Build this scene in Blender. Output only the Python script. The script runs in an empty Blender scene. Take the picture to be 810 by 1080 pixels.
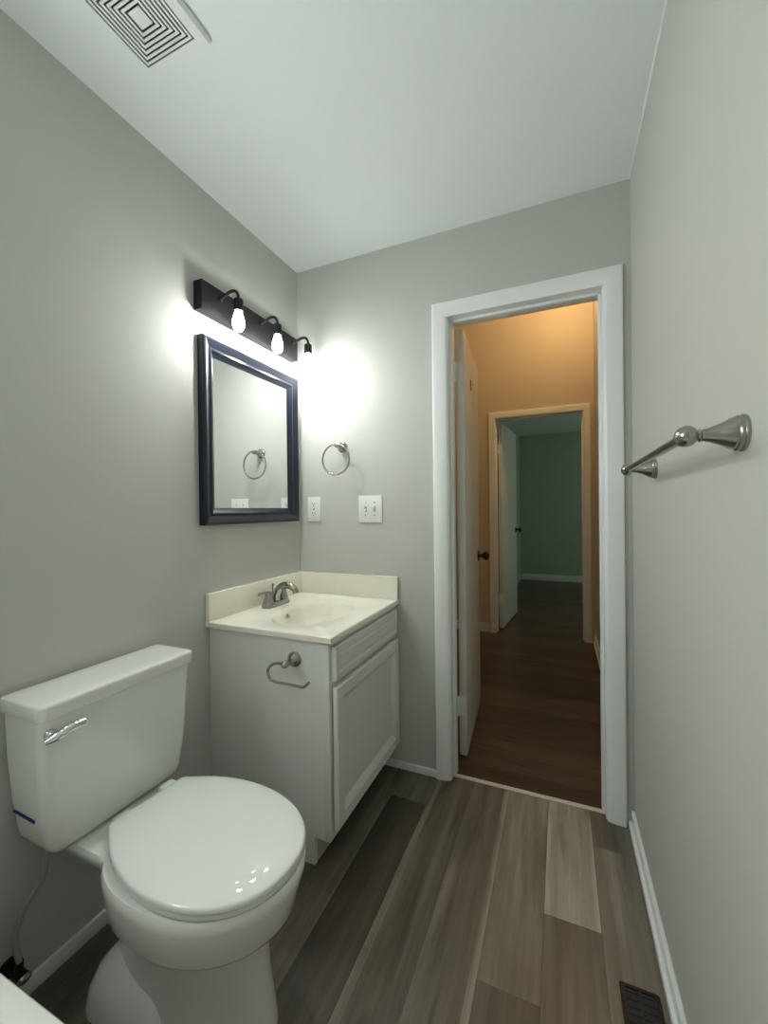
import bpy, bmesh, math, random
from mathutils import Vector, Matrix
random.seed(4)
S = bpy.context.scene
COL = S.collection
PI = math.pi

# ------------------------------------------------------------------ room dimensions (metres)
XL, XR = -1.244, 0.2513          # left / right wall of the bathroom
D, YB = 1.7875, -0.40            # door wall, wall behind the tub
H = 2.44
DH = D + 0.12                    # hall face of the door wall
HY = 4.09                        # end wall of the hall
HR, HL, HH = 0.285, -1.25, 3.45  # hall right / left wall, hall height
BY, BXR = 7.33, 2.4              # bedroom back wall, bedroom right wall

# ------------------------------------------------------------------ camera
cam = bpy.data.cameras.new('camera')
cam.sensor_fit = 'HORIZONTAL'; cam.sensor_width = 36.0
cam.lens = 36.0 * 432.5 / 810.0
cam.clip_start = 0.02
camo = bpy.data.objects.new('camera', cam); COL.objects.link(camo)
F = Vector((-0.39410749, 0.91904992, -0.00515059))
R = Vector((0.91903006, 0.39403819, -0.01084661))
U = Vector((0.00793904, 0.00900827, 0.99992791))
camo.matrix_world = Matrix(((R.x, U.x, -F.x, 0), (R.y, U.y, -F.y, 0), (R.z, U.z, -F.z, 1.2076), (0, 0, 0, 1)))
S.camera = camo

# ------------------------------------------------------------------ world, light, exposure
BULB = 250.0
WIN_FILL = 13.0  # glow of the added window above the tub
HALL_W = 36.0
BED_FILL = 2.0  # glow of the window added in the far room
w = bpy.data.worlds.new('world'); S.world = w; w.use_nodes = True
w.node_tree.nodes['Background'].inputs[0].default_value = (0.6, 0.75, 0.85, 1)
w.node_tree.nodes['Background'].inputs[1].default_value = 0.05

# fill light from two added, unseen windows: above the tub; far room, right wall

S.view_settings.view_transform = 'Standard'
S.view_settings.look = 'None'
S.view_settings.gamma = 1.0
S.view_settings.exposure = 0.03
S.view_settings.use_curve_mapping = False
S.cycles.max_bounces = 14
S.cycles.diffuse_bounces = 8
S.cycles.glossy_bounces = 6

# ------------------------------------------------------------------ materials
def mat(name, col, rough=0.5, metal=0.0, bump=0.0, bscale=200.0, var=0.0, coat=0.0, emit=None, estr=0.0, spec=0.5):
    m = bpy.data.materials.new(name); m.use_nodes = True
    nt = m.node_tree; b = nt.nodes['Principled BSDF']
    b.inputs['Base Color'].default_value = (*col, 1)
    b.inputs['Roughness'].default_value = rough
    b.inputs['Metallic'].default_value = metal
    b.inputs['Coat Weight'].default_value = coat
    b.inputs['Specular IOR Level'].default_value = spec
    if emit:
        b.inputs['Emission Color'].default_value = (*emit, 1)
        b.inputs['Emission Strength'].default_value = estr
    tc = nt.nodes.new('ShaderNodeTexCoord')
    if bump > 0 or var > 0:
        n = nt.nodes.new('ShaderNodeTexNoise'); n.inputs['Scale'].default_value = bscale; n.inputs['Detail'].default_value = 3
        nt.links.new(tc.outputs['Object'], n.inputs['Vector'])
        if bump > 0:
            bp = nt.nodes.new('ShaderNodeBump'); bp.inputs['Strength'].default_value = bump; bp.inputs['Distance'].default_value = 0.002
            nt.links.new(n.outputs['Fac'], bp.inputs['Height']); nt.links.new(bp.outputs['Normal'], b.inputs['Normal'])
        if var > 0:
            mx = nt.nodes.new('ShaderNodeMix'); mx.data_type = 'RGBA'
            mx.inputs[6].default_value = (*[c * (1 - var) for c in col], 1); mx.inputs[7].default_value = (*[min(1, c * (1 + var)) for c in col], 1)
            nt.links.new(n.outputs['Fac'], mx.inputs[0]); nt.links.new(mx.outputs[2], b.inputs['Base Color'])
    return m

M = {}
M['wall'] = mat('grey_wall_paint', (0.52, 0.525, 0.495), 0.55, bump=0.12, bscale=260, spec=0.3)
M['ceil'] = mat('ceiling_paint', (0.82, 0.865, 0.875), 0.8, bump=0.1, bscale=200, spec=0.2)
M['trim'] = mat('white_trim_paint', (0.82, 0.85, 0.85), 0.32, var=0.01, bscale=3)
M['door'] = mat('white_door_paint', (0.74, 0.76, 0.73), 0.38, var=0.01, bscale=3)
M['porc'] = mat('white_porcelain', (0.76, 0.77, 0.74), 0.07, coat=0.3, var=0.01, bscale=8)
M['seat'] = mat('white_seat_plastic', (0.77, 0.80, 0.775), 0.05, var=0.01, bscale=8)
M['cab'] = mat('white_cabinet_paint', (0.73, 0.735, 0.70), 0.35, var=0.01, bscale=4)
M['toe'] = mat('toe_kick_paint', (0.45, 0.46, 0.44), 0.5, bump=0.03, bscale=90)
M['marble'] = mat('cream_cultured_marble', (0.86, 0.83, 0.72), 0.14, var=0.02, bscale=14)
M['nickel'] = mat('brushed_nickel', (0.38, 0.37, 0.345), 0.24, metal=1.0, bump=0.05, bscale=500)
M['chrome'] = mat('chrome', (0.75, 0.76, 0.76), 0.08, metal=1.0, var=0.02, bscale=60)
M['black'] = mat('matte_black_metal', (0.009, 0.009, 0.011), 0.5, bump=0.05, bscale=400, spec=0.3)
M['frame'] = mat('navy_black_frame_lacquer', (0.008, 0.011, 0.022), 0.28, var=0.1, bscale=40)
M['mirror'] = mat('mirror_silver', (0.90, 0.92, 0.91), 0.01, metal=1.0, var=0.004, bscale=4)
M['plastic'] = mat('white_plate_plastic', (0.78, 0.79, 0.77), 0.3, var=0.01, bscale=40)
M['dark'] = mat('dark_slot', (0.02, 0.02, 0.02), 0.7, var=0.1, bscale=60)
M['ventshade'] = mat('fan_gap_shade', (0.012, 0.012, 0.012), 0.8, var=0.1, bscale=60)  # near-black colour stands in for shade between the grille bars
M['bronze'] = mat('oil_rubbed_bronze', (0.018, 0.013, 0.010), 0.4, metal=0.3, bump=0.05, bscale=300)
M['brass'] = mat('aged_hinge_metal', (0.62, 0.60, 0.54), 0.35, metal=0.6, bump=0.05, bscale=300)
M['tub'] = mat('white_tub_enamel', (0.84, 0.86, 0.84), 0.12, var=0.01, bscale=6)
M['hose'] = mat('braided_hose', (0.42, 0.42, 0.40), 0.4, metal=0.3, bump=0.6, bscale=600)
M['blue'] = mat('blue_ink_line', (0.01, 0.015, 0.16), 0.4, var=0.05, bscale=60)
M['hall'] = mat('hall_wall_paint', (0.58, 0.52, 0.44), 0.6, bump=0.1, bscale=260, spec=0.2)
M['bed'] = mat('bedroom_wall_paint', (0.40, 0.45, 0.40), 0.6, bump=0.1, bscale=260, spec=0.2)
M['bulb'] = mat('lit_bulb_glass', (0.9, 0.9, 0.88), 0.2, emit=(0.97, 1.0, 0.955), estr=BULB, var=0.01, bscale=30)
# the bulbs throw most of their light downwards (directional LED): strength grows towards the tip of the glass
_nt = M['bulb'].node_tree; _g = _nt.nodes.new('ShaderNodeNewGeometry'); _x = _nt.nodes.new('ShaderNodeSeparateXYZ'); _r = _nt.nodes.new('ShaderNodeMapRange')
_nt.links.new(_g.outputs['Normal'], _x.inputs[0]); _nt.links.new(_x.outputs['Z'], _r.inputs['Value'])
_r.inputs['From Min'].default_value = 0.15; _r.inputs['From Max'].default_value = -0.9; _r.inputs['To Min'].default_value = BULB * 0.10; _r.inputs['To Max'].default_value = BULB * 2.3
_nt.links.new(_r.outputs[0], _nt.nodes['Principled BSDF'].inputs['Emission Strength'])
M['lamp_glass'] = mat('lit_warm_lamp_glass', (0.9, 0.8, 0.6), 0.4, emit=(1.0, 0.63, 0.27), estr=HALL_W, var=0.01, bscale=30)
M['fill_pane'] = mat('glowing_fill_pane', (0.8, 0.82, 0.8), 0.5, emit=(0.96, 1.0, 0.98), estr=WIN_FILL, var=0.02, bscale=30)  # emissive pane of the made-up bathroom window, fill light
M['fill_pane_bed'] = mat('bedroom_fill_pane_glow', (0.8, 0.82, 0.8), 0.5, emit=(0.80, 1.0, 0.80), estr=BED_FILL, var=0.02, bscale=30)  # emissive pane added to light the far room
M['slot'] = mat('grey_switch_slot', (0.30, 0.30, 0.29), 0.6, var=0.05, bscale=60)
M['strip'] = mat('transition_strip_vinyl', (0.60, 0.56, 0.48), 0.4, var=0.08, bscale=30)

def plank_material(name, ramp, grain_dark, rough, yscale, streak, along_x=False):
    m = bpy.data.materials.new(name); m.use_nodes = True
    nt = m.node_tree; b = nt.nodes['Principled BSDF']; N = nt.nodes.new; L = nt.links.new
    tc = N('ShaderNodeTexCoord'); at = N('ShaderNodeAttribute'); at.attribute_name = 'tone'
    sh = N('ShaderNodeAttribute'); sh.attribute_name = 'shift'
    add = N('ShaderNodeVectorMath'); add.operation = 'ADD'
    L(tc.outputs['Object'], add.inputs[0]); L(sh.outputs['Vector'], add.inputs[1])
    mp = N('ShaderNodeMapping'); mp.inputs['Scale'].default_value = (yscale, 1, 1) if along_x else (1, yscale, 1); L(add.outputs[0], mp.inputs['Vector'])
    g = N('ShaderNodeTexNoise'); g.inputs['Scale'].default_value = 55; g.inputs['Detail'].default_value = 6; g.inputs['Roughness'].default_value = 0.65
    L(mp.outputs[0], g.inputs['Vector'])
    big = N('ShaderNodeTexNoise'); big.inputs['Scale'].default_value = 10; big.inputs['Detail'].default_value = 3; big.inputs['Distortion'].default_value = 0.6
    L(mp.outputs[0], big.inputs['Vector'])
    cr = N('ShaderNodeValToRGB'); cr.color_ramp.elements.remove(cr.color_ramp.elements[1])
    cr.color_ramp.elements[0].position = ramp[0][0]; cr.color_ramp.elements[0].color = (*ramp[0][1], 1)
    for p, c in ramp[1:]:
        e = cr.color_ramp.elements.new(p); e.color = (*c, 1)
    m1 = N('ShaderNodeMath'); m1.operation = 'SUBTRACT'; m1.inputs[1].default_value = 0.5; L(big.outputs['Fac'], m1.inputs[0])
    m2 = N('ShaderNodeMath'); m2.operation = 'MULTIPLY_ADD'; m2.inputs[1].default_value = streak; L(m1.outputs[0], m2.inputs[0]); L(at.outputs['Fac'], m2.inputs[2])
    L(m2.outputs[0], cr.inputs['Fac'])
    dr = N('ShaderNodeMapRange'); dr.inputs['From Min'].default_value = 0.30; dr.inputs['From Max'].default_value = 0.62
    dr.inputs['To Min'].default_value = grain_dark; dr.inputs['To Max'].default_value = 1.06; L(g.outputs['Fac'], dr.inputs['Value'])
    # knots and dark heart streaks
    k = N('ShaderNodeTexNoise'); k.inputs['Scale'].default_value = 7; k.inputs['Detail'].default_value = 4; k.inputs['Distortion'].default_value = 1.2
    mp2 = N('ShaderNodeMapping'); mp2.inputs['Scale'].default_value = (yscale * 2.4, 1, 1) if along_x else (1, yscale * 2.4, 1); mp2.inputs['Location'].default_value = (7, 3, 0); L(add.outputs[0], mp2.inputs['Vector']); L(mp2.outputs[0], k.inputs['Vector'])
    kr = N('ShaderNodeMapRange'); kr.inputs['From Min'].default_value = 0.58; kr.inputs['From Max'].default_value = 0.68
    kr.inputs['To Min'].default_value = 1.0; kr.inputs['To Max'].default_value = 0.5; L(k.outputs['Fac'], kr.inputs['Value'])
    mm = N('ShaderNodeMath'); mm.operation = 'MULTIPLY'; L(dr.outputs[0], mm.inputs[0]); L(kr.outputs[0], mm.inputs[1])
    vm = N('ShaderNodeVectorMath'); vm.operation = 'SCALE'; L(cr.outputs['Color'], vm.inputs[0]); L(mm.outputs[0], vm.inputs['Scale'])
    L(vm.outputs[0], b.inputs['Base Color'])
    b.inputs['Roughness'].default_value = rough
    bp = N('ShaderNodeBump'); bp.inputs['Strength'].default_value = 0.15; bp.inputs['Distance'].default_value = 0.001
    L(g.outputs['Fac'], bp.inputs['Height']); L(bp.outputs['Normal'], b.inputs['Normal'])
    return m
M['vinyl'] = plank_material('grey_brown_vinyl_plank', [(0.0, (0.045, 0.037, 0.028)), (0.35, (0.108, 0.092, 0.070)), (0.6, (0.190, 0.170, 0.134)), (1.0, (0.47, 0.435, 0.37))], 0.68, 0.40, 0.06, 1.2)
M['walnut'] = plank_material('dark_brown_laminate', [(0.0, (0.040, 0.023, 0.014)), (0.5, (0.088, 0.052, 0.034)), (1.0, (0.16, 0.098, 0.064))], 0.65, 0.30, 0.08, 0.7, True)

# ------------------------------------------------------------------ mesh helpers (world coordinates)
def box(bm, x0, x1, y0, y1, z0, z1, bev=0.0, seg=2):
    t = bmesh.new()
    bmesh.ops.create_cube(t, size=1.0)
    bmesh.ops.scale(t, vec=(abs(x1 - x0), abs(y1 - y0), abs(z1 - z0)), verts=t.verts)
    bmesh.ops.translate(t, vec=((x0 + x1) / 2, (y0 + y1) / 2, (z0 + z1) / 2), verts=t.verts)
    if bev > 0:
        bmesh.ops.bevel(t, geom=list(t.edges), offset=bev, segments=seg, affect='EDGES', profile=0.6)
    merge(bm, t); return bm

def merge(bm, t):
    me = bpy.data.meshes.new('tmp'); t.to_mesh(me); t.free(); bm.from_mesh(me); bpy.data.meshes.remove(me)

def smooth_path(pts, n=8):
    P = [Vector(p) for p in pts]; out = []
    for i in range(len(P) - 1):
        a = P[i - 1] if i else P[0] * 2 - P[1]; b = P[i]; c = P[i + 1]
        d = P[i + 2] if i + 2 < len(P) else c * 2 - b
        for k in range(n):
            t = k / n
            out.append(0.5 * ((2 * b) + (c - a) * t + (2 * a - 5 * b + 4 * c - d) * t * t + (3 * b - a - 3 * c + d) * t ** 3))
    out.append(P[-1]); return out

def tube(bm, pts, r, seg=14, closed=False):
    """r: number or list of radii"""
    P = [Vector(p) for p in pts]; n = len(P); rings = []
    rr = r if isinstance(r, (list, tuple)) else [r] * n
    up = None
    for i in range(n):
        if closed: t = (P[(i + 1) % n] - P[i - 1]).normalized()
        else: t = (P[min(i + 1, n - 1)] - P[max(i - 1, 0)]).normalized()
        if up is None:
            up = t.orthogonal().normalized()
        up = (up - t * up.dot(t)).normalized(); s = t.cross(up)
        rings.append([bm.verts.new(P[i] + (up * math.cos(2 * PI * k / seg) + s * math.sin(2 * PI * k / seg)) * rr[i]) for k in range(seg)])
    m = n if closed else n - 1
    for i in range(m):
        a, b = rings[i], rings[(i + 1) % n]
        for k in range(seg): bm.faces.new((a[k], a[(k + 1) % seg], b[(k + 1) % seg], b[k]))
    if not closed:
        bm.faces.new(rings[0][::-1]); bm.faces.new(rings[-1])
    return bm

def lathe(bm, origin, axis, prof, seg=28, squash=None):
    """prof: list of (distance along axis, radius)"""
    o = Vector(origin); a = Vector(axis).normalized(); u = a.orthogonal().normalized(); v = a.cross(u); rings = []
    for d, r in prof:
        rings.append([bm.verts.new(o + a * d + (u * math.cos(2 * PI * k / seg) + v * math.sin(2 * PI * k / seg)) * max(r, 1e-5)) for k in range(seg)])
    for p, q in zip(rings, rings[1:]):
        for k in range(seg): bm.faces.new((p[k], p[(k + 1) % seg], q[(k + 1) % seg], q[k]))
    bm.faces.new(rings[0][::-1]); bm.faces.new(rings[-1])
    return bm

def ellipsoid(bm, c, rx, ry, rz, u=20, v=12):
    t = bmesh.new(); bmesh.ops.create_uvsphere(t, u_segments=u, v_segments=v, radius=1.0)
    bmesh.ops.scale(t, vec=(rx, ry, rz), verts=t.verts); bmesh.ops.translate(t, vec=c, verts=t.verts); merge(bm, t)
    return bm

def loft(bm, rings, cap0=True, cap1=True):
    R_ = [[bm.verts.new(p) for p in r] for r in rings]; n = len(R_[0])
    for a, b in zip(R_, R_[1:]):
        for k in range(n): bm.faces.new((a[k], a[(k + 1) % n], b[(k + 1) % n], b[k]))
    if cap0: bm.faces.new(R_[0][::-1])
    if cap1: bm.faces.new(R_[-1])
    return bm

def rrect(cx, cy, hx, hy, r, z, n=8):
    """rounded rectangle ring, counter-clockwise"""
    pts = []
    for sx, sy, a0 in ((1, 1, 0), (-1, 1, PI / 2), (-1, -1, PI), (1, -1, 1.5 * PI)):
        for k in range(n + 1):
            a = a0 + PI / 2 * k / n
            pts.append(Vector((cx + sx * (hx - r) + r * math.cos(a), cy + sy * (hy - r) + r * math.sin(a), z)))
    return pts

def sweep_frame(bm, corners, inward, out, prof):
    """mitred frame around a closed rectangle. corners: 4 Vectors; inward: 4 diagonal Vectors (unit step on both sides); out: normal; prof: [(w, h)]"""
    rings = [[bm.verts.new(c + i * w_ + out * h_) for (w_, h_) in prof] for c, i in zip(corners, inward)]
    n = len(prof)
    for a in range(4):
        p, q = rings[a], rings[(a + 1) % 4]
        for k in range(n - 1): bm.faces.new((p[k], p[k + 1], q[k + 1], q[k]))
        bm.faces.new((p[n - 1], p[0], q[0], q[n - 1]))
    return bm

def obj(name, bm, m, parent=None, origin=None, angle=38, rot=None):
    base = Vector(origin) if origin is not None else Vector((0, 0, 0))
    top = parent
    while top is not None and top.parent is not None: top = top.parent
    if top is not None: base = Vector(top['_o'])
    bmesh.ops.recalc_face_normals(bm, faces=bm.faces)
    bmesh.ops.translate(bm, vec=-base, verts=bm.verts)
    me = bpy.data.meshes.new(name); bm.to_mesh(me); bm.free()
    for p in me.polygons: p.use_smooth = True
    me.set_sharp_from_angle(angle=math.radians(angle))
    me.materials.append(m)
    o = bpy.data.objects.new(name, me); COL.objects.link(o)
    if parent is not None: o.parent = parent
    else:
        o.location = base; o['_o'] = tuple(base)
    return o

def thing(name, label, cat, loc, group=None):
    o = bpy.data.objects.new(name, None); COL.objects.link(o); o.location = loc; o['_o'] = tuple(loc)
    o.empty_display_size = 0.05
    return tag(o, label, cat, group)

def tag(o, label, cat, group=None, kind=None):
    o['label'] = label; o['category'] = cat
    if group: o['group'] = group
    if kind: o['kind'] = kind
    return o

def structure(name, bm, m, label, cat, angle=38, origin=None):
    return tag(obj(name, bm, m, None, origin, angle), label, cat, kind='structure')

B = bmesh.new

# ------------------------------------------------------------------ room shell
def plank_floor(name, x0, x1, seams, m, tones, label, cat, y0, y1, along_x=False, soft_x=()):
    """one mesh, one face per plank; tones: per column list of (y_end, tone) from near to far"""
    bm = B(); tl = bm.faces.layers.float.new('tone'); sl = bm.faces.layers.float_vector.new('shift')
    for (a, b), col in zip(zip(seams, seams[1:]), tones):
        y = y0
        for ye, t in col:
            ye = min(ye, y1)
            if ye <= y: continue
            g = 0.0006
            ga = 0 if a in soft_x else g; gb = 0 if b in soft_x else g
            q = ((a + ga, y + g, 0), (b - gb, y + g, 0), (b - gb, ye - g, 0), (a + ga, ye - g, 0))
            if along_x: q = [(p[1], p[0], 0) for p in q][::-1]
            vs = [bm.verts.new(p) for p in q]
            f = bm.faces.new(vs); f[tl] = t; f[sl] = (random.uniform(0, 40), random.uniform(0, 40), random.uniform(0, 9)); y = ye
    # thin dark joints just below
    if along_x: x0, x1, y0, y1 = y0, y1, x0, x1
    f = bm.faces.new([bm.verts.new(p) for p in ((x0, y0, -0.001), (x1, y0, -0.001), (x1, y1, -0.001), (x0, y1, -0.001))]); f[tl] = 0.05
    # slab underneath
    f = bm.faces.new([bm.verts.new(p) for p in ((x0, y0, -0.05), (x0, y1, -0.05), (x1, y1, -0.05), (x1, y0, -0.05))]); f[tl] = 0.05
    me = bpy.data.meshes.new(name); bm.to_mesh(me); bm.free(); me.materials.append(m)
    o = bpy.data.objects.new(name, me); COL.objects.link(o)
    return tag(o, label, cat, kind='structure')

soft = (-0.488, -0.226)      # pale edge bands inside two planks, no joint there
seams = [XL - 0.02, -1.124, -0.971, -0.818, -0.665, -0.512, -0.488, -0.359, -0.226, -0.206, -0.053, 0.100, XR + 0.02]
tones = [[(0.9, 0.35), (9, 0.45)], [(0.4, 0.3), (9, 0.4)], [(1.2, 0.4), (9, 0.3)], [(0.7, 0.3), (9, 0.38)],
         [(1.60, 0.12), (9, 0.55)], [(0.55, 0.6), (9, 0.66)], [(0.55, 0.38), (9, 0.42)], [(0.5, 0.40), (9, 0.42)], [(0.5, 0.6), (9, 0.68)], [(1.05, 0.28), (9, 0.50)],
         [(1.30, 0.47), (9, 0.82)], [(1.63, 0.56), (9, 0.38)]]
plank_floor('floor', XL - 0.02, XR + 0.02, seams, M['vinyl'], tones, 'grey brown wood look vinyl plank floor of the bathroom', 'floor', YB, D + 0.035, soft_x=soft)
hs = [D + 0.035]
while hs[-1] < BY: hs.append(min(BY, hs[-1] + 0.125))
ht = []
for i in range(len(hs) - 1):
    c = []; y = HL + random.uniform(0.2, 1.2)
    while y < BXR: c.append((y, random.uniform(0.25, 0.75))); y += 1.2
    c.append((9, 0.5)); ht.append(c)
plank_floor('floor_hall', D + 0.035, BY, hs, M['walnut'], ht, 'dark brown wood floor of the hall and far room', 'floor', HL, BXR, True)

T = 0.10
structure('wall_left', box(B(), XL - T, XL, YB - T, DH, 0, H), M['wall'], 'grey wall on the left behind the toilet, mirror and vanity', 'wall')
structure('wall_right', box(B(), XR, XR + T, YB - T, D, 0, H), M['wall'], 'grey wall on the right carrying the towel bar', 'wall')
structure('wall_back', box(B(), XL, XR, YB - T, YB, 0, H), M['wall'], 'grey wall behind the bathtub', 'wall')
OX0, OX1, OZ = -0.470, 0.175, 2.078       # rough opening
bm = B()
box(bm, XL, OX0, D, DH, 0, H); box(bm, OX1, HR + 0.1, D, DH, 0, H); box(bm, OX0, OX1, D, DH, OZ, H)
box(bm, HL - T, HR + T, D + 0.02, DH, H, HH)
structure('wall_far', bm, M['wall'], 'grey far wall with the doorway, towel ring and switches', 'wall')
structure('ceiling', box(B(), XL - T, XR + T, YB - T, D + 0.02, H, H + 0.08), M['ceil'], 'smooth white bathroom ceiling', 'ceiling')

bm = B(); tube(bm, [(XR - 0.001, YB, H - 0.001), (XR - 0.001, D, H - 0.001)], 0.0032, 8)
structure('trim_6', bm, M['trim'], 'thin white caulk line where right wall meets ceiling', 'caulk')
# hall and bedroom shell
structure('wall_hall_right', box(B(), HR, HR + T, DH, HY + 0.12, 0, HH), M['hall'], 'tan lit right wall of the hall seen past the door casing', 'wall')
structure('wall_hall_left', box(B(), HL - T, HL, DH, HY, 0, HH), M['hall'], 'hall wall out of view on the left', 'wall')
EX0, EX1, EZ = -0.592, 0.215, 2.098
bm = B()
box(bm, HL, EX0, HY, HY + 0.12, 0, HH); box(bm, EX1, HR + 0.02, HY, HY + 0.12, 0, HH); box(bm, EX0, EX1, HY, HY + 0.12, EZ, HH)
structure('wall_hall_end', bm, M['hall'], 'warm lit hall end wall above and around the second doorway', 'wall')
structure('ceiling_hall', box(B(), HL - T, HR + T, DH, HY + 0.12, HH, HH + 0.05), M['ceil'], 'high hall ceiling', 'ceiling')
structure('wall_bedroom_left', box(B(), -0.72, -0.62, HY + 0.12, BY, 0, H), M['bed'], 'dim left wall of the room beyond the hall', 'wall')
structure('wall_bedroom_back', box(B(), -0.72, BXR + 0.1, BY, BY + 0.1, 0, H), M['bed'], 'dim green grey back wall of the far room', 'wall')
structure('wall_bedroom_right', box(B(), BXR, BXR + 0.1, HY + 0.12, BY, 0, H), M['bed'], 'right wall of the far room', 'wall')
structure('wall_bedroom_front', box(B(), HR + 0.02, BXR, HY + 0.02, HY + 0.12, 0, H), M['bed'], 'front wall of the far room beside its doorway', 'wall')
structure('ceiling_bedroom', box(B(), -0.72, BXR + 0.1, HY + 0.12, BY + 0.1, H, H + 0.05), M['ceil'], 'ceiling of the far room', 'ceiling')

# baseboards
def baseboard(name, x0, x1, y0, y1, h, label, wallside, shoe=True):
    bm = B(); t = 0.012; s = 0.010 if shoe else 0.0
    if wallside == 'x+':   # wall at x1
        box(bm, x1 - t, x1, y0, y1, 0, h, 0.003); 
        if shoe: box(bm, x1 - t - s, x1 - t + 0.001, y0, y1, 0, 0.022, 0.004)
    elif wallside == 'x-':
        box(bm, x0, x0 + t, y0, y1, 0, h, 0.003)
        if shoe: box(bm, x0 + t - 0.001, x0 + t + s, y0, y1, 0, 0.022, 0.004)
    else:
        box(bm, x0, x1, y1 - t, y1, 0, h, 0.003)
        if shoe: box(bm, x0, x1, y1 - t - s, y1 - t + 0.001, 0, 0.022, 0.004)
    return structure(name, bm, M['trim'], label, 'baseboard')
baseboard('baseboard_right', XR - 0.03, XR, 0.39, D, 0.060, 'white baseboard with shoe moulding along the right wall', 'x+')
baseboard('baseboard_left', XL, XL + 0.03, 0.39, 1.178, 0.042, 'white baseboard along the left wall behind the toilet', 'x-', False)
baseboard('baseboard_far', -0.775, -0.518, D - 0.03, D, 0.032, 'short white baseboard between the vanity and the door casing', 'y', False)
baseboard('baseboard_hall_right', HR - 0.03, HR, DH + 0.02, HY - 0.016, 0.09, 'white baseboard along the hall right wall', 'x+')
baseboard('baseboard_hall_end', HL, -0.640, HY - 0.03, HY, 0.09, 'white baseboard on the hall end wall left of its doorway', 'y', False)
baseboard('baseboard_bedroom', -0.61, BXR, BY - 0.03, BY, 0.10, 'white baseboard on the back wall of the far room', 'y', False)

bm = B()  # made-up window out of view, its pane brightens the bathroom
for a in ((-0.14, -0.10, 1.28, 1.92), (0.34, 0.38, 1.28, 1.92)): box(bm, XL, XL + 0.022, a[0], a[1], a[2], a[3], 0.003)
for a in ((1.28, 1.32), (1.88, 1.92)): box(bm, XL, XL + 0.022, -0.10, 0.34, a[0], a[1], 0.003)
fill_win = structure('fill_window_1', bm, M['trim'], 'made up frosted window above the tub, fill light for the bathroom', 'window')
obj('fill_pane', box(B(), XL, XL + 0.008, -0.10, 0.34, 1.32, 1.88), M['fill_pane'], fill_win)
bm = B()  # unseen window, added to light the far room
for a in ((5.06, 5.10, 0.86, 2.14), (6.30, 6.34, 0.86, 2.14)): box(bm, BXR - 0.022, BXR, a[0], a[1], a[2], a[3], 0.003)
for a in ((0.86, 0.90), (2.10, 2.14)): box(bm, BXR - 0.022, BXR, 5.10, 6.30, a[0], a[1], 0.003)
fill_win2 = structure('fill_window_2', bm, M['trim'], 'unseen window added on the right wall to light the far room', 'window')
obj('fill_pane', box(B(), BXR - 0.008, BXR, 5.10, 6.30, 0.90, 2.10), M['fill_pane_bed'], fill_win2)

# door casings (profiled, mitred), jambs and stops
def casing(name, x0, x1, zi, wdt, y, out, label):
    """x0,x1,zi: inner edges; out = -1 towards the bathroom camera"""
    prof = [(0, 0), (0, 0.007), (0.003, 0.0095), (0.010, 0.012), (wdt * 0.4, 0.0155), (wdt - 0.012, 0.0175), (wdt - 0.004, 0.0165), (wdt, 0.013), (wdt, 0)]
    bm = B(); st = []
    for cx, cz, dx, dz in ((x0, 0, -1, 0), (x0, zi, -1, 1), (x1, zi, 1, 1), (x1, 0, 1, 0)):
        st.append([bm.verts.new((cx + dx * w_, y + out * h_, cz + dz * w_)) for w_, h_ in prof])
    n = len(prof)
    for p, q in zip(st, st[1:]):
        for k in range(n): bm.faces.new((p[k], p[(k + 1) % n], q[(k + 1) % n], q[k]))
    bm.faces.new(st[0]); bm.faces.new(st[-1][::-1])
    return structure(name, bm, M['trim'], label, 'door casing', angle=25)
casing('trim_1', -0.455, 0.160, 2.058, 0.064, D, -1, 'white mitred casing around the bathroom doorway')
casing('trim_2', -0.572, 0.196, 2.078, 0.060, HY, -1, 'cream casing around the second doorway at the hall end')
def jamb(name, x0, x1, zt, y0, y1, stop_y, label):
    bm = B(); t = 0.018
    box(bm, x0 - t, x0, y0, y1, 0, zt, 0.001); box(bm, x1, x1 + t, y0, y1, 0, zt, 0.001); box(bm, x0 - t, x1 + t, y0, y1, zt, zt + t, 0.001)
    s = 0.011
    box(bm, x0 - 0.001, x0 + s, stop_y, stop_y + 0.035, 0, zt, 0.002); box(bm, x1 - s, x1 + 0.001, stop_y, stop_y + 0.035, 0, zt, 0.002)
    box(bm, x0, x1, stop_y, stop_y + 0.035, zt - s, zt + 0.001, 0.002)
    return structure(name, bm, M['trim'], label, 'door jamb')
jamb('trim_3', -0.451, 0.156, 2.060, D, DH, D + 0.042, 'white jamb and stops inside the bathroom doorway')
jamb('trim_4', -0.573, 0.197, 2.080, HY, HY + 0.12, HY + 0.045, 'jamb and stops inside the second doorway')
bm = B(); box(bm, -0.451, 0.156, D + 0.026, D + 0.048, 0, 0.005, 0.002)
structure('trim_5', bm, M['strip'], 'pale transition strip on the bathroom threshold', 'threshold')

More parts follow.
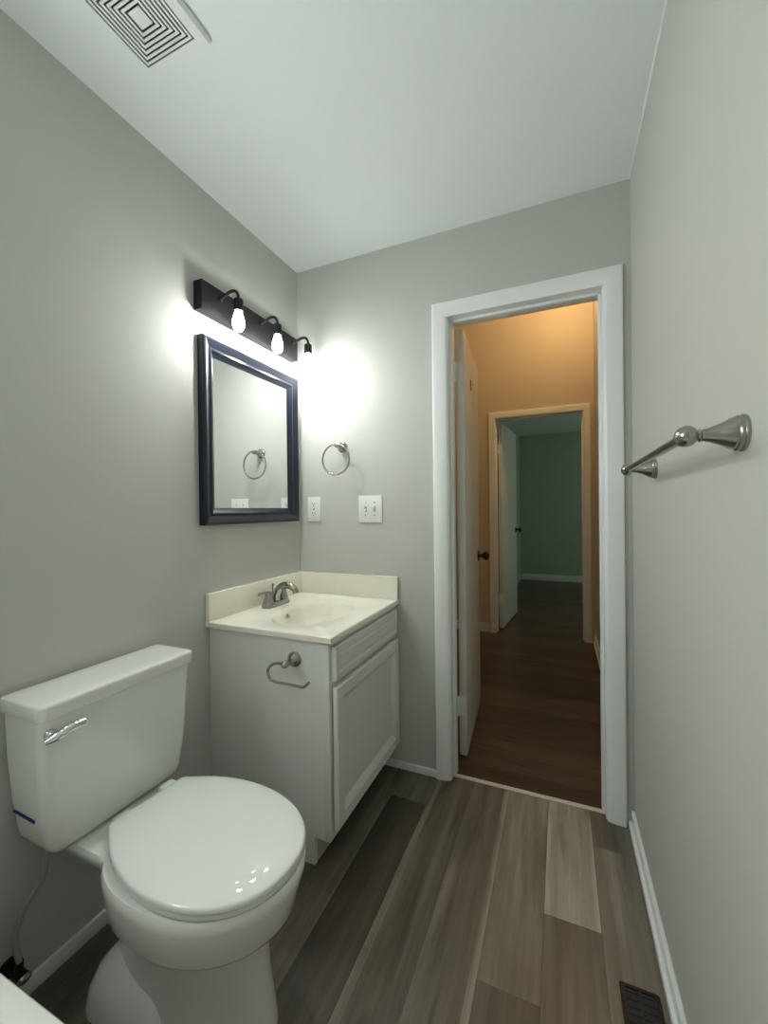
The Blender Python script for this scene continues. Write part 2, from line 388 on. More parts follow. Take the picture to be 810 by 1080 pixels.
# doors: slab leaf, hinges, knobs
def door(name, px, py, ang, wdt, z1, label, knob_z, hinges, hook=None):
    bm = box(B(), 0, 0.036, 0, wdt, 0.012, z1, 0.002)
    o = structure(name, bm, M['door'], label, 'door'); o['_o'] = (0, 0, 0)
    for z in hinges:
        h = B(); box(h, -0.024, 0.0, -0.012, 0.004, z - 0.045, z + 0.045, 0.002); tube(h, [(-0.008, -0.014, z - 0.047), (-0.008, -0.014, z + 0.047)], 0.006, 12)
        box(h, 0.0, 0.034, -0.0025, 0.0, z - 0.045, z + 0.045, 0.0005)
        obj('hinge', h, M['trim'], o)
    k = B()
    for s, x in ((1, 0.036), (-1, 0.0)):
        lathe(k, (x, wdt - 0.065, knob_z), (s, 0, 0), [(0, 0.032), (0.004, 0.032), (0.008, 0.026), (0.010, 0.012), (0.028, 0.011), (0.034, 0.022), (0.044, 0.028), (0.056, 0.026), (0.064, 0.014), (0.066, 0.0)])
    obj('door_knob', k, M['bronze'], o)
    l = B(); box(l, 0.006, 0.030, wdt, wdt + 0.002, knob_z - 0.03, knob_z + 0.03, 0.0005); obj('latch_plate', l, M['bronze'], o)
    if hook:
        q = B(); box(q, 0.036, 0.039, hook[0] - 0.01, hook[0] + 0.01, hook[1] - 0.035, hook[1] + 0.02, 0.001)
        obj('hook_plate', q, M['bronze'], o)  # small dark plate on the leaf face, a hook without its peg
    o.location = (px, py, 0); o.rotation_euler = (0, 0, ang)
    return o
door('door_1', -0.457, 1.972, math.radians(4.0), 0.605, 2.078, 'white slab door of the bathroom standing open into the hall', 0.925, (0.25, 1.87), (0.26, 1.885))
door('door_2', -0.563, 4.225, math.radians(-5.0), 0.755, 2.06, 'white door of the far room standing open, second doorway', 0.965, (0.30, 1.80))

# ------------------------------------------------------------------ bathtub
YT = 0.395
tb = thing('bathtub', 'white bathtub rim in the near left corner of the view', 'bathtub', ((XL + XR) / 2, 0, 0))
tcx, tcy = (XL + XR) / 2, (YT + YB) / 2; thx, thy = (XR - XL) / 2 - 0.002, (YT - YB) / 2 - 0.001
bm = B()
rings = [rrect(tcx, tcy, thx, thy - 0.012, 0.006, 0), rrect(tcx, tcy, thx, thy - 0.012, 0.006, 0.355), rrect(tcx, tcy, thx, thy, 0.008, 0.370), rrect(tcx, tcy, thx, thy, 0.010, 0.392),
         rrect(tcx, tcy, thx - 0.006, thy - 0.006, 0.012, 0.400), rrect(tcx, tcy, thx - 0.085, thy - 0.075, 0.10, 0.400), rrect(tcx, tcy, thx - 0.10, thy - 0.09, 0.12, 0.385),
         rrect(tcx, tcy, thx - 0.17, thy - 0.13, 0.14, 0.12), rrect(tcx, tcy, thx - 0.25, thy - 0.20, 0.14, 0.07)]
loft(bm, rings)
obj('tub_shell', bm, M['tub'], tb, angle=50)
bm = B(); lathe(bm, (tcx + 0.4, tcy, 0.07), (0, 0, 1), [(0, 0.03), (0.003, 0.03), (0.005, 0.024), (0.005, 0.0)]); obj('drain', bm, M['chrome'], tb)

# ------------------------------------------------------------------ toilet
CY = 0.745
to = thing('toilet', 'white two piece toilet with closed lid against the left wall', 'toilet', (-0.9, CY, 0))
def egg(xf, xb, cx, hw, z, n=64, eb=2.6):
    """plan outline: elliptical nose at xf, squarer back at xb"""
    pts = []
    for k in range(n):
        a = 2 * PI * k / n; c, s = math.cos(a), math.sin(a)
        if c >= 0: pts.append(Vector((cx + (xf - cx) * c, CY + hw * s, z)))
        else:
            e = 2.0 / eb
            pts.append(Vector((cx - (cx - xb) * abs(c) ** e, CY + hw * math.copysign(abs(s) ** e, s), z)))
    return pts
bm = B()
loft(bm, [egg(-0.612, -1.10, -0.80, 0.112, 0.0), egg(-0.612, -1.10, -0.80, 0.112, 0.012), egg(-0.618, -1.09, -0.80, 0.108, 0.045), egg(-0.632, -1.06, -0.80, 0.102, 0.13),
          egg(-0.636, -1.04, -0.80, 0.102, 0.215), egg(-0.632, -1.04, -0.80, 0.107, 0.268), egg(-0.626, -1.04, -0.80, 0.113, 0.279), egg(-0.580, -1.03, -0.79, 0.164, 0.2845), egg(-0.572, -1.03, -0.79, 0.171, 0.2875), egg(-0.567, -1.03, -0.79, 0.175, 0.296),
          egg(-0.560, -1.03, -0.79, 0.179, 0.330), egg(-0.546, -1.03, -0.79, 0.187, 0.370), egg(-0.545, -1.03, -0.79, 0.187, 0.388), egg(-0.552, -1.03, -0.79, 0.182, 0.396),
          egg(-0.60, -1.0, -0.79, 0.14, 0.397)])
# deck carrying the tank, with flared corners
loft(bm, [rrect(-1.06, CY, 0.05, 0.07, 0.03, 0.27), rrect(-1.08, CY, 0.09, 0.10, 0.03, 0.325), rrect(-1.10, CY, 0.12, 0.125, 0.03, 0.365), rrect(-1.105, CY, 0.125, 0.130, 0.02, 0.380), rrect(-1.105, CY, 0.125, 0.130, 0.02, 0.388), rrect(-1.105, CY, 0.12, 0.125, 0.02, 0.394)])
# trapway bulges on both sides
for s in (-1, 1):
    loft(bm, [rrect(-0.95, CY + s * 0.075, 0.14, 0.062, 0.055, 0.0), rrect(-0.95, CY + s * 0.075, 0.14, 0.062, 0.055, 0.02), rrect(-0.95, CY + s * 0.070, 0.135, 0.060, 0.053, 0.05), rrect(-0.95, CY + s * 0.062, 0.122, 0.052, 0.048, 0.085), rrect(-0.95, CY + s * 0.048, 0.10, 0.044, 0.04, 0.11), rrect(-0.95, CY + s * 0.03, 0.06, 0.03, 0.025, 0.125)])
bowl = obj('bowl', bm, M['porc'], to, angle=45)
for s in (-1, 1):
    bm = B(); lathe(bm, (-0.925, CY + s * 0.112, 0.046), (0, s * 0.7, 1), [(0, 0.016), (0.006, 0.0155), (0.014, 0.011), (0.018, 0.004), (0.019, 0)]); obj('bolt_cap', bm, M['seat'], to)
# seat ring and lid
def seat_outline(off, z, n=72):
    pts = []
    XC, RX, HW = -0.795, 0.246, 0.181
    for k in range(n):                      # nose half-ellipse
        a = -PI / 2 + PI * k / (n - 1)
        e = 2 / 2.2; pts.append(Vector((XC + RX * abs(math.cos(a)) ** e, HW * math.copysign(abs(math.sin(a)) ** e, math.sin(a)), z)))
    side = [(-0.83, 0.1790), (-0.87, 0.173), (-0.91, 0.163), (-0.95, 0.149), (-0.985, 0.131), (-1.010, 0.117), (-1.030, 0.107), (-1.036, 0.101)]
    for x, y in side: pts.append(Vector((x, y, z)))
    pts.append(Vector((-1.037, 0.096, z))); pts.append(Vector((-1.037, -0.096, z)))
    for x, y in side[::-1]: pts.append(Vector((x, -y, z)))
    xm = -0.80; sx = 1 - off / 0.237; sy = 1 - off / 0.180
    ca, sa = math.cos(math.radians(-4.5)), math.sin(math.radians(-4.5)); out = []
    for p in pts:                           # the seat sits slightly askew on its hinges
        u, v = xm + (p.x - xm) * sx + 1.036, p.y * sy
        out.append(Vector((-1.038 + u * ca - v * sa, 0.771 + u * sa + v * ca, z)))
    return out
bm = B(); loft(bm, [seat_outline(0.006, 0.3975), seat_outline(0.0, 0.402), seat_outline(0.0, 0.410), seat_outline(0.005, 0.4135)]); obj('seat', bm, M['seat'], to, angle=50)
bm = B(); loft(bm, [seat_outline(0.004, 0.4138), seat_outline(-0.002, 0.416), seat_outline(-0.002, 0.422), seat_outline(0.0, 0.4255), seat_outline(0.004, 0.4272), seat_outline(0.010, 0.4290), seat_outline(0.020, 0.4314), seat_outline(0.034, 0.4338), seat_outline(0.052, 0.4356), seat_outline(0.08, 0.4368), seat_outline(0.12, 0.4372)])
lid = obj('lid', bm, M['seat'], to, angle=60)
for s in (-1, 1):
    bm = B(); box(bm, -1.062, -1.028, 0.769 + s * 0.066 - 0.022, 0.769 + s * 0.066 + 0.022, 0.394, 0.424, 0.006); obj('seat_hinge', bm, M['seat'], to)
# tank: tapers downwards, rounded front corners
TY = 0.741
def tank_ring(z, xf, hy, r=0.022, xb=XL + 0.018, TY=0.741):
    cx = (xf + xb) / 2
    pts = []; rb = 0.012
    for sx, sy, a0, q in ((1, 1, 0, r), (-1, 1, PI / 2, rb), (-1, -1, PI, rb), (1, -1, 1.5 * PI, r)):
        for k in range(9):
            a = a0 + PI / 2 * k / 8
            pts.append(Vector((cx + sx * ((xf - xb) / 2 - q) + q * math.cos(a), TY + sy * (hy - q) + q * math.sin(a), z)))
    return pts
bm = B()
loft(bm, [tank_ring(0.394, -1.115, 0.150, TY=0.746), tank_ring(0.400, -1.100, 0.169, TY=0.746), tank_ring(0.412, -1.092, 0.178, 0.03, TY=0.746), tank_ring(0.430, -1.088, 0.184, 0.03, TY=0.745), tank_ring(0.52, -1.082, 0.195, 0.028, TY=0.743), tank_ring(0.62, -1.078, 0.201, 0.026), tank_ring(0.7335, -1.073, 0.205, 0.024)])
tank = obj('tank', bm, M['porc'], to, angle=45)
bm = B()
loft(bm, [tank_ring(0.7336, -1.080, 0.200), tank_ring(0.7355, -1.078, 0.202), tank_ring(0.736, -1.068, 0.2085, 0.022, XL + 0.012), tank_ring(0.738, -1.066, 0.210, 0.022, XL + 0.012), tank_ring(0.766, -1.064, 0.2115, 0.022, XL + 0.012), tank_ring(0.7705, -1.0655, 0.210, 0.022, XL + 0.013), tank_ring(0.7725, -1.069, 0.206, 0.021, XL + 0.016), tank_ring(0.7735, -1.076, 0.199, 0.02, XL + 0.023), tank_ring(0.7745, -1.10, 0.177, 0.018, XL + 0.05)])
obj('tank_lid', bm, M['porc'], to, angle=45)
bm = B()                                            # flush lever: oval base running into a hooked blade
lathe(bm, (-1.0755, 0.556, 0.703), (1, 0, 0), [(0, 0.013), (0.006, 0.012), (0.010, 0.008), (0.018, 0.007)])
tube(bm, smooth_path([(-1.064, 0.540, 0.693), (-1.060, 0.556, 0.697), (-1.056, 0.573, 0.702), (-1.052, 0.582, 0.708), (-1.051, 0.598, 0.709), (-1.052, 0.614, 0.7075)], 6), [0.0055 + 0.0055 * min(1, i / 8) for i in range(31)], 14)
obj('flush_lever', bm, M['chrome'], to)
bm = B()                                            # blue ink line low on the tank's near end
bl = []
for k in range(7):
    t = k / 6; bl.append((-1.214 + 0.082 * t, 0.743 - 0.1918, 0.492 - 0.004 * t))
tube(bm, bl, 0.0036, 8)
obj('blue_line', bm, M['blue'], tank)

# water supply: valve at the wall, hose up to the tank
sv = thing('water_supply_valve', 'small shut off valve with braided hose feeding the toilet tank', 'valve', (XL + 0.04, 0.55, 0.1))
bm = B(); lathe(bm, (XL, 0.55, 0.10), (1, 0, 0), [(0, 0.025), (0.004, 0.024), (0.006, 0.01), (0.03, 0.009), (0.032, 0.013), (0.055, 0.013), (0.056, 0.0)]); tube(bm, [(XL + 0.042, 0.55, 0.10), (XL + 0.042, 0.55, 0.132)], 0.009, 12)
obj('valve_body', bm, M['bronze'], sv)
bm = B(); ellipsoid(bm, (XL + 0.063, 0.55, 0.10), 0.007, 0.016, 0.011); obj('valve_handle', bm, M['nickel'], sv)
bm = B(); tube(bm, smooth_path([(XL + 0.042, 0.55, 0.130), (XL + 0.038, 0.545, 0.19), (XL + 0.05, 0.555, 0.25), (XL + 0.075, 0.585, 0.32), (XL + 0.08, 0.59, 0.393)]), 0.0065, 12); obj('supply_hose', bm, M['hose'], sv)

# ------------------------------------------------------------------ vanity cabinet
VY0, VY1 = 1.180, D - 0.003
VF = -0.714
vc = thing('vanity_cabinet', 'white bathroom vanity cabinet with a single door below the sink', 'cabinet', (-0.97, 1.48, 0))
bm = B()
# end panels with toe-kick notch (polygon extruded in y)
def end_panel(y0, y1):
    pts = [(XL + 0.002, 0), (-0.775, 0), (-0.775, 0.095), (VF, 0.095), (VF, 0.768), (XL + 0.002, 0.768)]
    a = [bm.verts.new((x, y0, z)) for x, z in pts]; b = [bm.verts.new((x, y1, z)) for x, z in pts]
    bm.faces.new(a); bm.faces.new(b[::-1])
    for k in range(len(pts)): bm.faces.new((a[k], b[k], b[(k + 1) % 6], a[(k + 1) % 6]))
end_panel(VY0, VY0 + 0.016); end_panel(VY1 - 0.016, VY1)
box(bm, XL + 0.005, VF - 0.02, VY0 + 0.016, VY1 - 0.016, 0.095, 0.11)
obj('cabinet_body', bm, M['cab'], vc)
bm = B()                                            # face frame
box(bm, VF - 0.019, VF + 0.001, VY0 - 0.0005, VY0 + 0.045, 0.095, 0.768, 0.001); box(bm, VF - 0.019, VF + 0.001, VY1 - 0.045, VY1, 0.095, 0.768, 0.001)
box(bm, VF - 0.019, VF + 0.0008, VY0 + 0.04, VY1 - 0.04, 0.095, 0.140, 0.001); box(bm, VF - 0.019, VF + 0.0008, VY0 + 0.04, VY1 - 0.04, 0.590, 0.640, 0.001); box(bm, VF - 0.019, VF + 0.0008, VY0 + 0.04, VY1 - 0.04, 0.735, 0.768, 0.001)
obj('face_frame', bm, M['cab'], vc)
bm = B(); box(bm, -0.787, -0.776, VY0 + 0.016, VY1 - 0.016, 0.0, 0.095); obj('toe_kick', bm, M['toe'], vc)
def front(name, y0, y1, z0, z1, prof, base, parent):
    """slab front facing +x with routed profile; prof (w inward, h out of the frame plane)"""
    b = B(); x = VF + base
    cs = [Vector((x, y0, z0)), Vector((x, y1, z0)), Vector((x, y1, z1)), Vector((x, y0, z1))]
    iw = [Vector((0, 1, 1)), Vector((0, -1, 1)), Vector((0, -1, -1)), Vector((0, 1, -1))]
    rings = [[b.verts.new(c + i * w_ + Vector((h_, 0, 0))) for w_, h_ in prof] for c, i in zip(cs, iw)]
    n = len(prof)
    for a in range(4):
        p, q = rings[a], rings[(a + 1) % 4]
        for k in range(n - 1): b.faces.new((p[k], p[k + 1], q[k + 1], q[k]))
    b.faces.new([r[-1] for r in rings]); b.faces.new([r[0] for r in rings][::-1])
    return obj(name, b, M['cab'], parent, angle=20)
front('cabinet_door', 1.196, 1.768, 0.128, 0.612, [(0, 0), (0, 0.014), (0.004, 0.018), (0.042, 0.018), (0.046, 0.016), (0.068, 0.004)], 0.0065, vc)
front('drawer_front', 1.196, 1.768, 0.632, 0.748, [(0, 0), (0, 0.012), (0.005, 0.017), (0.022, 0.017), (0.026, 0.013), (0.034, 0.013), (0.040, 0.016)], 0.002, vc)

# vanity top with integral oval basin
vt = thing('bathroom_sink', 'cream cultured marble sink top with oval basin and backsplash', 'sink', (-0.97, 1.47, 0.77))
ZC, XC0 = 0.789, XL + 0.001
XF, YN, YF = -0.694, 1.1625, D - 0.001
bx, by, ba, bb = -0.940, 1.460, 0.150, 0.220
bm = B(); N_ = 96
def ell(sa, sb, z, cx=bx, cy=by): return [Vector((cx + sa * math.cos(2 * PI * k / N_), cy + sb * math.sin(2 * PI * k / N_), z)) for k in range(N_)]
def rect_ring(z, ins=0.0):
    x0, x1, y0, y1 = XC0, XF - ins, YN + ins, YF; pts = []
    for k in range(N_):
        a = 2 * PI * k / N_; dx, dy = math.cos(a), math.sin(a)
        t = min(((x1 - bx) / dx if dx > 1e-9 else 1e9), ((x0 - bx) / dx if dx < -1e-9 else 1e9), ((y1 - by) / dy if dy > 1e-9 else 1e9), ((y0 - by) / dy if dy < -1e-9 else 1e9))
        pts.append(Vector((bx + dx * t, by + dy * t, z)))
    for cx_, cy_ in ((x0, y0), (x0, y1), (x1, y0), (x1, y1)):
        k = min(range(N_), key=lambda i: (pts[i].x - cx_) ** 2 + (pts[i].y - cy_) ** 2); pts[k] = Vector((cx_, cy_, z))
    return pts
loft(bm, [rect_ring(0.769), rect_ring(0.772), rect_ring(0.786), rect_ring(ZC, 0.003), ell(ba + 0.004, bb + 0.004, ZC), ell(ba - 0.003, bb - 0.003, ZC - 0.003), ell(ba - 0.012, bb - 0.012, ZC - 0.02),
          ell(ba * 0.85, bb * 0.87, ZC - 0.06), ell(ba * 0.74, bb * 0.77, ZC - 0.10), ell(ba * 0.55, bb * 0.6, ZC - 0.128), ell(ba * 0.3, bb * 0.32, ZC - 0.138), ell(0.022, 0.022, ZC - 0.141)], cap0=False)
obj('counter_and_basin', bm, M['marble'], vt, angle=40)
bm = B(); box(bm, XC0, XC0 + 0.020, YN, YF, ZC, 0.8955, 0.004); obj('backsplash', bm, M['marble'], vt)
bm = B(); box(bm, XC0 + 0.020, XF - 0.002, YF - 0.018, YF, ZC, 0.8955, 0.004); obj('side_splash', bm, M['marble'], vt)
bm = B(); lathe(bm, (bx, by, ZC - 0.1415), (0, 0, 1), [(0, 0.021), (0.003, 0.021), (0.004, 0.017), (0.004, 0.012), (0.006, 0.011), (0.006, 0.0)]); obj('drain', bm, M['chrome'], vt)
bm = B(); lathe(bm, (bx - ba + 0.020, by - 0.02, ZC - 0.030), (1, 0, 0.35), [(0, 0.009), (0.003, 0.009), (0.004, 0.006), (0.004, 0.0)]); obj('overflow_hole', bm, M['nickel'], vt)

# faucet
FX, FY, FZ = -1.166, 1.487, ZC + 0.0007
fa = thing('faucet', 'brushed nickel two handle faucet at the back of the sink', 'faucet', (FX, FY, FZ))
bm = B(); loft(bm, [rrect(FX, FY, 0.027, 0.080, 0.026, FZ), rrect(FX, FY, 0.027, 0.080, 0.026, FZ + 0.012), rrect(FX, FY, 0.022, 0.074, 0.021, FZ + 0.021), rrect(FX, FY, 0.012, 0.06, 0.011, FZ + 0.024)]); obj('base', bm, M['nickel'], fa)
bm = B(); tube(bm, smooth_path([(FX, FY, FZ + 0.018), (FX + 0.004, FY, FZ + 0.05), (FX + 0.028, FY, FZ + 0.082), (FX + 0.065, FY, FZ + 0.092), (FX + 0.098, FY, FZ + 0.078), (FX + 0.108, FY, FZ + 0.058)], 8), [0.019 - 0.007 * i / 40 for i in range(41)], 18); obj('spout', bm, M['nickel'], fa)
for s in (-1, 1):
    bm = B(); lathe(bm, (FX, FY + s * 0.051, FZ + 0.02), (0, 0, 1), [(0, 0.0235), (0.012, 0.021), (0.034, 0.015), (0.040, 0.016), (0.046, 0.014), (0.050, 0.0)])
    hb = obj('handle_hub', bm, M['nickel'], fa)
    bm = B(); tube(bm, smooth_path([(FX, FY + s * 0.046, FZ + 0.062), (FX, FY + s * 0.075, FZ + 0.067), (FX - 0.002, FY + s * 0.112, FZ + 0.066)], 6), [0.0075, 0.007, 0.0065, 0.006, 0.006, 0.006, 0.006, 0.006, 0.006, 0.0062, 0.0065, 0.007, 0.006], 12); obj('lever', bm, M['nickel'], hb)
bm = B(); tube(bm, [(FX - 0.018, FY, FZ + 0.02), (FX - 0.018, FY, FZ + 0.085)], 0.003, 10); ellipsoid(bm, (FX - 0.018, FY, FZ + 0.088), 0.006, 0.006, 0.006); obj('lift_rod', bm, M['nickel'], fa)

# toilet paper holder on the cabinet's near end
tp = thing('toilet_paper_holder', 'empty nickel toilet paper holder on the side of the vanity cabinet', 'toilet paper holder', (-0.849, VY0, 0.693))
bm = B(); lathe(bm, (-0.848, VY0, 0.694), (0, -1, 0), [(0, 0.026), (0.006, 0.026), (0.009, 0.023), (0.013, 0.022), (0.016, 0.018), (0.030, 0.011), (0.048, 0.008), (0.055, 0.008)]); obj('flange', bm, M['nickel'], tp)
bm = B(); ellipsoid(bm, (-0.843, VY0 - 0.063, 0.698), 0.014, 0.013, 0.013); obj('knuckle', bm, M['nickel'], tp)
py = VY0 - 0.064
bm = B(); tube(bm, smooth_path([(-0.843, py, 0.699), (-0.870, py, 0.698), (-0.892, py, 0.692), (-0.908, py, 0.678), (-0.913, py, 0.662), (-0.906, py, 0.645), (-0.888, py, 0.636), (-0.83, py, 0.6345), (-0.778, py, 0.634), (-0.766, py, 0.637), (-0.748, py, 0.652)], 6), 0.0048, 12); obj('arm', bm, M['nickel'], tp)

# ------------------------------------------------------------------ mirror
mi = thing('mirror', 'rectangular wall mirror in a glossy navy black frame', 'mirror', (XL, 1.442, 1.156))
my0, my1, mz0, mz1 = 1.141, 1.7435, 1.156, 1.8728
cs = [Vector((XL + 0.001, my0, mz0)), Vector((XL + 0.001, my1, mz0)), Vector((XL + 0.001, my1, mz1)), Vector((XL + 0.001, my0, mz1))]
iw = [Vector((0, 1, 1)), Vector((0, -1, 1)), Vector((0, -1, -1)), Vector((0, 1, -1))]
FW = 0.066
bm = B(); sweep_frame(bm, cs, iw, Vector((1, 0, 0)), [(0, 0), (0, 0.026), (0.004, 0.031), (0.010, 0.033), (0.018, 0.030), (0.030, 0.023), (0.036, 0.021), (0.040, 0.024), (0.046, 0.024), (0.050, 0.019), (FW - 0.006, 0.012), (FW, 0.009), (FW, 0.0)]); obj('frame', bm, M['frame'], mi, angle=22)
bm = B(); box(bm, XL + 0.002, XL + 0.008, my0 + FW - 0.004, my1 - FW + 0.004, mz0 + FW - 0.004, mz1 - FW + 0.004); obj('glass', bm, M['mirror'], mi)

# ------------------------------------------------------------------ vanity light bar
LY = (1.216, 1.450, 1.684)
vl = thing('vanity_light', 'black vanity light bar with three lit bulbs above the mirror', 'light fixture', (XL, 1.43, 2.0))
bm = B(); box(bm, XL, XL + 0.042, 1.127, 1.727, 1.957, 2.066, 0.003); obj('backplate', bm, M['black'], vl)
LX = XL + 0.132
for y in LY:
    bm = B(); lathe(bm, (XL + 0.042, y, 2.030), (1, 0, 0), [(0, 0.011), (0.004, 0.011), (0.006, 0.007), (0.008, 0.0)])
    tube(bm, smooth_path([(XL + 0.042, y, 2.030), (XL + 0.070, y, 2.040), (XL + 0.098, y, 2.0475), (XL + 0.120, y, 2.043), (LX - 0.001, y, 2.026), (LX, y, 2.006)], 7), 0.0058, 12)
    arm = obj('arm', bm, M['black'], vl)
    bm = B(); lathe(bm, (LX, y, 2.012), (0, 0, -1), [(0, 0.006), (0.002, 0.016), (0.006, 0.018), (0.044, 0.018), (0.046, 0.016), (0.046, 0.0)], 24); obj('socket', bm, M['black'], arm)
    bm = B(); lathe(bm, (LX, y, 1.966), (0, 0, -1), [(0, 0.0125), (0.010, 0.0145), (0.022, 0.0185), (0.034, 0.0212), (0.044, 0.0222), (0.056, 0.0215), (0.066, 0.018), (0.074, 0.011), (0.078, 0.0)], 24); obj('bulb', bm, M['bulb'], arm, angle=80)

# ------------------------------------------------------------------ towel ring
TX, TZ = -0.985, 1.520
tr = thing('towel_ring', 'brushed nickel towel ring on the far wall beside the mirror', 'towel ring', (TX, D, TZ))
bm = B(); lathe(bm, (TX, D, TZ), (0, -1, 0), [(0, 0.026), (0.006, 0.026), (0.009, 0.022), (0.013, 0.021), (0.017, 0.017), (0.032, 0.011), (0.050, 0.009), (0.060, 0.010), (0.066, 0.009), (0.069, 0.0)]); obj('post', bm, M['nickel'], tr)
bm = B(); rc = Vector((TX - 0.005, D - 0.062, TZ - 0.067)); tube(bm, [rc + Vector((0.073 * math.cos(2 * PI * k / 64), 0.0, 0.073 * math.sin(2 * PI * k / 64))) for k in range(64)], 0.0042, 12, True); obj('ring', bm, M['nickel'], tr)

# ------------------------------------------------------------------ outlet and switches
eo = thing('electrical_outlet', 'white duplex outlet on the far wall between mirror and switches', 'outlet', (-1.153, D, 1.2145))
bm = B(); box(bm, -1.191, -1.115, D - 0.006, D, 1.152, 1.277, 0.003); obj('cover_plate', bm, M['plastic'], eo)
for z in (1.190, 1.239):
    bm = B(); loft(bm, [[Vector((p.x, D - 0.0055, p.y)) for p in rrect(-1.153, z, 0.017, 0.0145, 0.008, 0)], [Vector((p.x, D - 0.0085, p.y)) for p in rrect(-1.153, z, 0.017, 0.0145, 0.008, 0)]]); rcpt = obj('receptacle', bm, M['plastic'], eo)
    bm = B(); box(bm, -1.161, -1.1585, D - 0.0092, D - 0.008, z, z + 0.009); box(bm, -1.1475, -1.145, D - 0.0092, D - 0.008, z, z + 0.008); lathe(bm, (-1.153, D - 0.008, z - 0.006), (0, -1, 0), [(0, 0.003), (0.0012, 0.003)], 12); obj('slots', bm, M['dark'], rcpt)
bm = B(); lathe(bm, (-1.153, D - 0.006, 1.2145), (0, -1, 0), [(0, 0.004), (0.0015, 0.0035), (0.002, 0.0)], 12); obj('screw', bm, M['nickel'], eo)
sw = thing('light_switch', 'white double toggle switch plate on the far wall near the door casing', 'light switch', (-0.8365, D, 1.2125))
bm = B(); box(bm, -0.899, -0.774, D - 0.006, D, 1.148, 1.277, 0.003); obj('cover_plate', bm, M['plastic'], sw)
for x, s in ((-0.860, 1), (-0.813, -1)):
    bm = B(); box(bm, x - 0.0055, x + 0.0055, D - 0.0066, D - 0.005, 1.2, 1.225); sl_ = obj('toggle_slot', bm, M['slot'], sw)
    bm = B(); tube(bm, [(x, D - 0.005, 1.2125), (x, D - 0.012, 1.2125 - s * 0.006), (x, D - 0.019, 1.2125 - s * 0.011)], [0.0048, 0.0045, 0.0038], 10); obj('toggle', bm, M['plastic'], sl_)
    for z in (1.182, 1.243):
        bm = B(); lathe(bm, (x, D - 0.006, z), (0, -1, 0), [(0, 0.0035), (0.0015, 0.003), (0.002, 0.0)], 12); obj('screw', bm, M['nickel'], sw)

# ------------------------------------------------------------------ towel bar on the right wall
YA, YZ, ZB = 0.768, 1.372, 1.316
twb = thing('towel_bar', 'brushed nickel towel bar on the right wall', 'towel bar', (XR, 1.07, ZB))
for y in (YA, YZ):
    bm = B(); lathe(bm, (XR, y, ZB), (-1, 0, 0), [(0, 0.0275), (0.004, 0.0275), (0.0055, 0.0255), (0.007, 0.0255), (0.010, 0.0262), (0.012, 0.024), (0.016, 0.0235), (0.028, 0.0165), (0.042, 0.011), (0.052, 0.0085), (0.054, 0.010), (0.056, 0.0085), (0.062, 0.008)], 32)
    post = obj('post', bm, M['nickel'], twb)
    bm = B(); ellipsoid(bm, (XR - 0.071, y, ZB), 0.0160, 0.0205, 0.0165); obj('knuckle', bm, M['nickel'], post)
bm = B(); tube(bm, [(XR - 0.071, YA + 0.012, ZB), (XR - 0.071, YA + 0.03, ZB), (XR - 0.071, YZ - 0.012, ZB)], [0.0088, 0.0082, 0.0082], 16); obj('bar', bm, M['nickel'], twb)

# ------------------------------------------------------------------ ceiling exhaust fan grille
vx0, vx1, vy0, vy1 = -1.038, -0.824, 0.592, 0.815
gx, gy, gh = -0.940, 0.703, 0.086
ef = thing('exhaust_fan', 'square white exhaust fan grille on the ceiling', 'vent', ((vx0 + vx1) / 2, (vy0 + vy1) / 2, H))
bm = B()
o_ = lambda ins, z: [Vector((vx0 + ins, vy0 + ins, z)), Vector((vx1 - ins, vy0 + ins, z)), Vector((vx1 - ins, vy1 - ins, z)), Vector((vx0 + ins, vy1 - ins, z))]
i_ = lambda h, z: [Vector((gx - h, gy - h, z)), Vector((gx + h, gy - h, z)), Vector((gx + h, gy + h, z)), Vector((gx - h, gy + h, z))]
loft(bm, [o_(0, H - 0.001), o_(0, H - 0.010), o_(0.004, H - 0.016), i_(gh, H - 0.016), i_(gh, H - 0.0126)], cap0=False, cap1=False)
obj('cover', bm, M['trim'], ef, angle=25)
bm = B(); box(bm, gx - gh - 0.001, gx + gh + 0.001, gy - gh - 0.001, gy + gh + 0.001, H - 0.0126, H - 0.002); obj('gap_shade_plate', bm, M['ventshade'], ef)  # solid dark plate, shade of the fan opening put into its colour
bm = B()
nr = 7
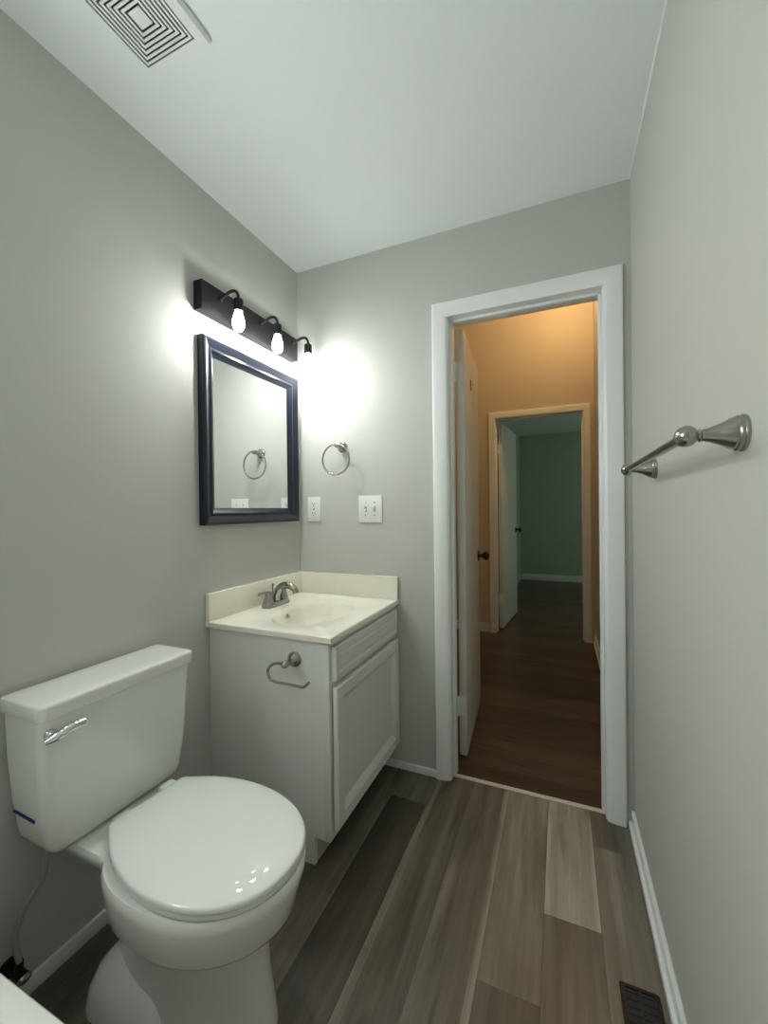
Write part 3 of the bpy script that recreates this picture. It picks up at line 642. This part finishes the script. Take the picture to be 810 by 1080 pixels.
for k in range(nr):
    ro = 0.0195 + (gh - 0.004 - 0.0195) * k / (nr - 1)
    ri = ro - 0.0056
    if k == 0: box(bm, gx - ro, gx + ro, gy - ro, gy + ro, H - 0.0155, H - 0.0128, 0.001, 1)
    else:
        for a in ((gx - ro, gx + ro, gy - ro, gy - ri), (gx - ro, gx + ro, gy + ri, gy + ro), (gx - ro, gx - ri, gy - ri, gy + ri), (gx + ri, gx + ro, gy - ri, gy + ri)):
            box(bm, a[0], a[1], a[2], a[3], H - 0.0155, H - 0.0128)
obj('grille', bm, M['trim'], ef)

# ------------------------------------------------------------------ floor register
fr = thing('floor_register', 'dark bronze floor vent set in the planks by the right wall', 'vent', (0.173, 1.06, 0))
rx0, rx1, ry0, ry1 = 0.129, 0.217, 0.935, 1.187
bm = B(); loft(bm, [[Vector((p.x, p.y, z)) for p in rrect((rx0 + rx1) / 2, (ry0 + ry1) / 2, (rx1 - rx0) / 2 - i, (ry1 - ry0) / 2 - i, 0.006 if z > -0.001 else 0.003, 0, 3)] for i, z in ((0, 0.0005), (0.0, 0.002), (0.002, 0.004), (0.010, 0.004), (0.011, 0.001))], cap0=False, cap1=False); obj('rim', bm, M['bronze'], fr)
bm = B(); box(bm, rx0 + 0.009, rx1 - 0.009, ry0 + 0.009, ry1 - 0.009, 0.0003, 0.0012); obj('duct_opening', bm, M['dark'], fr)
bm = B()
for k in range(14):
    y = ry0 + 0.018 + k * (ry1 - ry0 - 0.036) / 13
    box(bm, rx0 + 0.010, rx1 - 0.010, y - 0.0014, y + 0.0014, 0.0011, 0.0030)
box(bm, (rx0 + rx1) / 2 - 0.003, (rx0 + rx1) / 2 + 0.003, ry0 + 0.01, ry1 - 0.01, 0.0011, 0.0036)
obj('louvre', bm, M['dark'], fr)

# ------------------------------------------------------------------ hall lamp (above the view, lights the hall)
hl = thing('ceiling_lamp', 'warm hall ceiling lamp above the second doorway', 'lamp', (0.06, 3.48, HH))
bm = B(); lathe(bm, (0.06, 3.48, HH), (0, 0, -1), [(0, 0.07), (0.02, 0.07), (0.03, 0.012), (0.30, 0.012)]); obj('canopy', bm, M['brass'], hl)
bm = B(); lathe(bm, (0.06, 3.48, HH - 0.30), (0, 0, -1), [(0, 0.06), (0.02, 0.10), (0.07, 0.12), (0.12, 0.09), (0.145, 0.03), (0.148, 0.0)]); obj('lamp_shade', bm, M['lamp_glass'], hl)

for o in bpy.data.objects:
    if '_o' in o: del o['_o']
